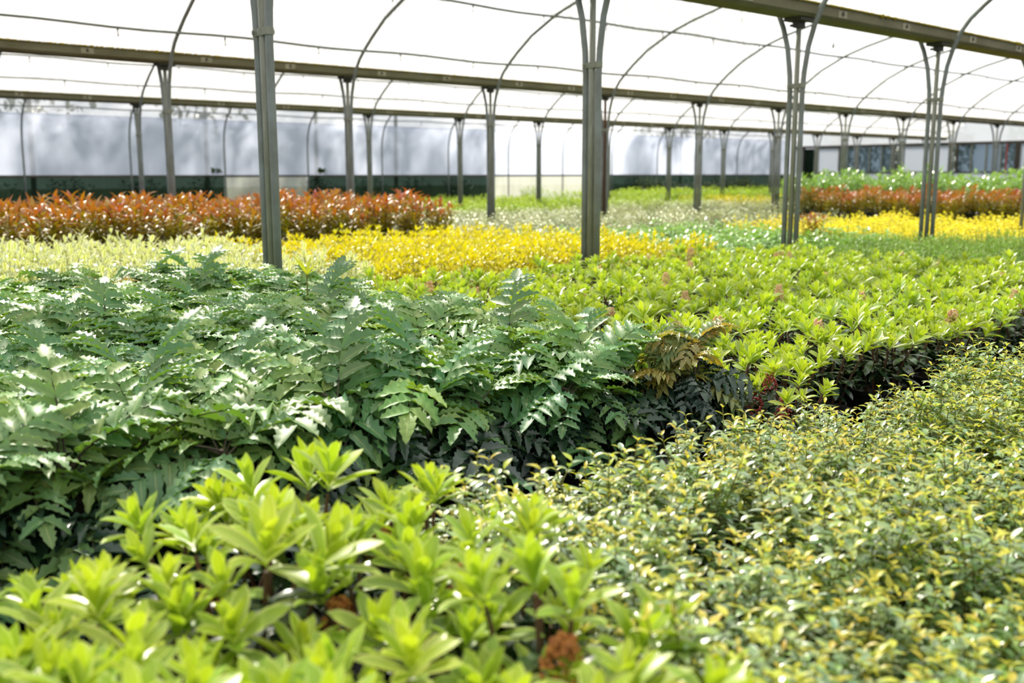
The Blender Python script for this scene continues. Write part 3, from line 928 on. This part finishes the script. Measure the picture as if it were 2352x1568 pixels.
# --- small-leaved bed at the right front
OV = [osmanthus() for _ in range(6)]
spots = grid(0.92, 5.2, 0.25, 1.52, 0.175, keep=lambda x, y: y < 1.50 and all(math.hypot(x - a, y - c) > 0.13 for a, c in fg))
plant_with_parts('small_leaved_shrub', OV, spots, 'plant', ranked(spots, 'small-leaved shrub with yellow tips', 'from the dark gap', 'left', False, 'small-leaved shrubs'), 'small-leaved shrubs', 0.88, 1.1)

# --- cream-edged bed
CV = [bush(0.52, 0.15, 15, 9, 2, 0.060, 0.40, 'ellip', M['cream'], (0.5, 1.2), 0.4, M['twig']) for _ in range(4)]
spots = grid(0.6, 3.45, 5.10, 8.20, 0.25, keep=lambda x, y: clear_of_posts(x, y, 0.12), z=0.5)
plant_with_parts('variegated_shrub', CV, spots, 'plant', ranked(spots, 'cream-edged variegated shrub', 'before the red shrubs', 'right', False, 'cream-edged shrubs'), '')

# --- golden bed
GV = [bush(0.50, 0.15, 13, 7, 3, 0.060, 0.36, 'lance', M['gold'], (0.35, 1.1), 0.42, M['twig'], (0.2, 0.9)) for _ in range(4)]
spots = grid(3.5, 6.85, 5.10, 8.15, 0.25, keep=lambda x, y: clear_of_posts(x, y, 0.12), z=0.5)
plant_with_parts('golden_shrub', GV, spots, 'plant', ranked(spots, 'golden yellow shrub', 'before the red shrubs', 'left', False, 'golden shrubs'), '')

# --- red photinia bed, left
RV = [bush(0.72, 0.17, 8, 9, 3, 0.125, 0.30, 'lance', M['photinia'], (0.25, 1.15), 0.38, M['skimmia_stem'], (0.3, 1.0), 0.12, M['photinia_old'], 0.55, apow=4.0) for _ in range(5)]
spots = grid(1.2, 6.9, 8.65, 11.5, 0.33, keep=lambda x, y: clear_of_posts(x, y, 0.16), z=0.7)
plant_with_parts('red_photinia', RV, spots, 'plant', ranked(spots, 'red and orange photinia', 'behind the cream bed', 'right', True, 'left photinias'), '', 0.9, 1.1)
plant_with_parts('red_photinia', RV, [(9.45, 5.95, 0, 0, 1, 1)], 'plant', lambda *a: ('lone red seedling beside the third post of the nearest row', None), 'lone red seedling', 0.80, 0.81)

# --- glossy green bed, silvery bed, bright yellow bed, fine-leaved bed
G2 = [merge(bush(0.40, 0.19, 13, 6, 3, 0.065, 0.5, 'ellip4', M['glossy'], (-0.2, 0.45), 0.4), 'glossy') for _ in range(4)]
plant_single('glossy_shrub', G2, grid(7.0, 10.4, 5.15, 8.5, 0.32, keep=lambda x, y: clear_of_posts(x, y, 0.15)), 'plant', zones('low glossy green shrub', 'in the front row behind the nearest posts', 'in the back row against the silvery plants', 'beside the yellow bed', 'beside the bright yellow bed', 'amid its bed', group='glossy shrubs'), '')
S2 = [merge(bush(0.42, 0.26, 22, 7, 3, 0.036, 0.5, 'ellip4', M['silver'], (-0.2, 0.6), 0.45), 'silver') for _ in range(4)]
plant_single('silvery_shrub', S2, grid(7.2, 14.9, 8.6, 14.6, 0.50, keep=lambda x, y: clear_of_posts(x, y, 0.2)), 'plant', zones('silvery green shrub', 'in the front row behind the glossy green plants', 'in the back row towards the far beds', 'beside the left red bed', 'at the right end of its bed', 'amid its bed', group='silvery shrubs'), '')
Y2 = [merge(bush(0.42, 0.20, 20, 7, 4, 0.036, 0.5, 'ellip4', M['bright_yellow'], (0.0, 1.0), 0.4, None, (0.1, 0.6), 0.4), 'byellow') for _ in range(4)]
plant_single('yellow_shrub', Y2, grid(10.7, 15.2, 2.9, 8.2, 0.33, keep=lambda x, y: clear_of_posts(x, y, 0.15)), 'plant', zones('bright yellow mounded shrub', 'on the side nearest the camera', 'on the far side against the silvery plants', 'in the row beside the fine-leaved green plants', 'in the row before the right red shrubs', 'amid the bright yellow bed', group='bright yellow shrubs'), '')
F2 = [merge(bush(0.40, 0.20, 30, 9, 4, 0.045, 0.16, 'needle', M['fine'], (0.2, 1.2), 0.35, None, (0.2, 1.0), 0.2), 'fine') for _ in range(4)]
plant_single('fine_leaved_plant', F2, grid(7.6, 10.5, 1.9, 4.93, 0.29, keep=lambda x, y: clear_of_posts(x, y, 0.15)), 'plant', zones('fine-leaved mid green plant', 'in the row nearest the camera', 'in the back row by the posts', 'beside the lime skimmias', 'beside the bright yellow bed', 'amid its bed', group='fine-leaved plants'), '')

# --- right red bed and tall laurels
plant_with_parts('red_photinia', RV, grid(15.5, 17.2, 5.6, 10.3, 0.36, z=0.7), 'plant', zones('red photinia far right', 'before the bright yellow bed', 'at the left end of the far right bed', None, None, 'amid the far right red bed', group='right photinias'), '', 0.9, 1.05)
T2 = [merge(bush(0.98, 0.26, 12, 9, 3, 0.12, 0.42, 'ellip4', M['laurel'], (0.0, 0.9), 0.35, None, (0.1, 0.7)), 'laurel') for _ in range(4)]
plant_single('laurel_shrub', T2, grid(17.4, 20.8, 6.2, 12.0, 0.48, z=0.8), 'plant', zones('tall light green laurel', 'towards the right frame edge', 'at the left end behind the red shrubs', None, None, 'behind the far right red shrubs', group='laurels'), '')

# --- far beds
LM = [merge(bush(0.42, 0.36, 28, 6, 3, 0.055, 0.45, 'ellip4', M['lime'], (0.1, 1.0), 0.4), 'lime') for _ in range(3)]
plant_single('lime_shrub', LM, grid(8.5, 20.5, 15.2, 23.2, 0.78, keep=lambda x, y: clear_of_posts(x, y, 0.2)), 'plant', zones('low lime green shrub', 'in the front row behind the silvery plants', 'in the back row before the far wall', None, None, 'amid the far lime bed', group='far lime shrubs'), '')
YF = [merge(bush(0.46, 0.26, 16, 6, 3, 0.06, 0.42, 'ellip4', M['gold'], (0.2, 1.0), 0.4), 'farwold') for _ in range(3)]
plant_single('golden_shrub', YF, grid(20.8, 30.0, 15.5, 17.2, 0.6, z=0.4), 'plant', zones('distant golden shrub', 'in the front row by the far posts', 'in the back row by the far posts', group='distant golden shrubs'), '')
plant_single('silvery_shrub', S2, grid(15.2, 24.0, 10.4, 15.2, 0.74, z=0.4, keep=lambda x, y: clear_of_posts(x, y, 0.2)), 'plant', zones('distant silvery green shrub', 'behind the right red shrubs', 'before the distant golden shrubs', group='distant silvery shrubs'), '', 1.0, 1.25)
plant_single('lime_shrub', LM, grid(20.8, 36.0, 17.6, 23.4, 1.1, z=0.4, keep=lambda x, y: clear_of_posts(x, y, 0.2)), 'plant', zones('distant lime green shrub', 'in the front row at the far right', 'in the back row at the far right', group='distant lime shrubs'), '', 1.2, 1.5)
DK = [merge(bush(0.85, 0.42, 22, 8, 3, 0.09, 0.45, 'ellip4', M['darkleaf'], (0.0, 0.9), 0.2), 'darkshrub') for _ in range(4)]
ds = [(rD(10) + 0.9 + k * 0.72, 24.55 + U(-0.25, 0.2)) for k in range(17)]
plant_single('dark_shrub', DK, [(x, y, 0, 0, 1, 1) for x, y in ds], 'plant', lambda *a: ('dark green shrub in the line along the foot of the far wall', 'dark shrubs along the far wall'), '', 0.8, 1.25)

# --- odd sprout standing above the mahonias
P = np.array([2.05, 3.62, 0.50])
g = tag(empty('willow_sprout', tuple(P)), 'pale lime sprout with long narrow leaves poking above the mahonias', 'sprout')
lf = Leaves('lance')
for a_, e_, l_ in ((2.2, 1.2, 0.10), (3.6, 0.9, 0.12), (-0.4, 0.6, 0.13), (0.4, 1.3, 0.09), (-1.2, 0.9, 0.09), (4.5, 0.6, 0.07)):
    d = dirv(a_, e_); lf.add((0, 0, 0.10), d, up_normal(d), l_, l_ * 0.2, 0.3, 0.3, 1)
link('foliage', lf.mesh('sprout_foliage', M['sprout']), g)
b = MB(); b.tube([(0, 0, -0.5), (0.0, 0.0, -0.2), (0, 0, 0.11)], 0.003, 5); b.build('stem', M['twig'], g)

# ------------------------------------------------------------------ outside: trees and hedge that shade the film
def tree(x, y, h, cr, zc, label, n=900, ls=0.42, mat='treeleaf', trunk=0.08, clump=1):
    g = tag(empty('garden_tree', (x, y, 0)), label, 'tree', 'trees beyond the glasshouse')
    lf = Leaves('ellip4')
    for k in range(n):
        d = nrm(rng.normal(size=3)); r_ = cr * (0.35 + 0.65 * random.random() ** 0.5)
        p = np.array([d[0] * r_, d[1] * r_, zc + d[2] * r_ * (h - zc) / cr])
        if p[2] < 0.15: continue
        for q in range(clump):
            t = nrm(rng.normal(size=3)); e = p + (rng.normal(size=3) * np.array([0.42, 0.3, 0.22]) if clump > 1 else 0)
            lf.add(e, t, up_normal(t), ls * U(0.6, 1.2), ls * U(0.3, 0.5), 0.4, 0.2, random.random())
    link('foliage', lf.mesh('tree_foliage', M[mat]), g)
    b = MB(); b.tube([(0, 0, -0.05), (0.05, 0, zc * 0.5), (0, 0.05, zc)], [trunk, trunk * 0.8, trunk * 0.5], 8)
    for a_ in (0.4, 2.3, 4.4): b.tube([(0.02, 0.02, zc * 0.6), (cr * 0.4 * math.cos(a_), cr * 0.4 * math.sin(a_), zc * 1.1)], [trunk * 0.5, trunk * 0.2], 6)
    b.build('trunk', M['bark'], g)
tl = [(3.5, 30.0, 10.8, 3.4, 6.6), (8.6, 30.4, 11.2, 3.2, 6.8), (13.6, 30.0, 10.8, 3.0, 6.6), (17.6, 30.2, 10.6, 2.4, 6.8), (21.0, 30.4, 10.2, 1.9, 7.2), (31.5, 30.4, 10.4, 2.4, 7.2), (36.6, 30.0, 11.0, 3.2, 6.6)]
for k, (x, y, h, cr, zc) in enumerate(tl):
    tree(x, y, h, cr, zc, 'leafy tree standing outside the far wall, %s from the left' % ORD[k], (2300, 2300, 2300, 46, 34, 44, 2600)[k], clump=(1, 1, 1, 26, 22, 24, 1)[k])
for k, (x, y, h, cr, zc) in enumerate([(43.5, 24.6, 4.5, 2.0, 2.2), (43.0, 21.4, 4.2, 1.9, 1.9), (44.0, 17.0, 4.0, 1.6, 1.9), (43.5, 13.0, 5.0, 2.0, 2.4)]):
    tree(x, y, h, cr, zc, 'dark bush growing outside the end wall, %s from the far corner' % ORD[k], 1300, 0.35)
# low hedge outside the netting
for k in range(20):
    x = 3.0 + k * 1.75
    if rD(7) + 2.4 < x < rD(10) - 0.9: continue
    o = link('dark_shrub', DK[k % 4]); o.location = (x, 26.15, -0.02); o.scale = (1.5, 1.1, 1.15)
    tag(o, 'dim hedge plant outside the green netting of the far wall', 'plant', 'hedge outside the far wall')
# dark leaf clumps stand in for unidentified lumps on the wall rail
for x_, lab in ((497, 'dark round clump on the wall rail left of the nearest post'), (740, 'dark low clump on the wall rail right of the nearest post')):
    P = onY(x_, 394, 25.10)
    lf = Leaves('ellip4')
    for k in range(60):
        d = dirv(U(0, 6.3), U(-0.3, 1.5)); lf.add(P + np.array([U(-.12, .12), U(-.03, .03), U(-.04, .02)]), d, up_normal(d), U(.08, .16), .06, .4, .2, random.random())
    tag(link('rail_clump', lf.mesh('clump', M['darkleaf'])), lab, 'clump')
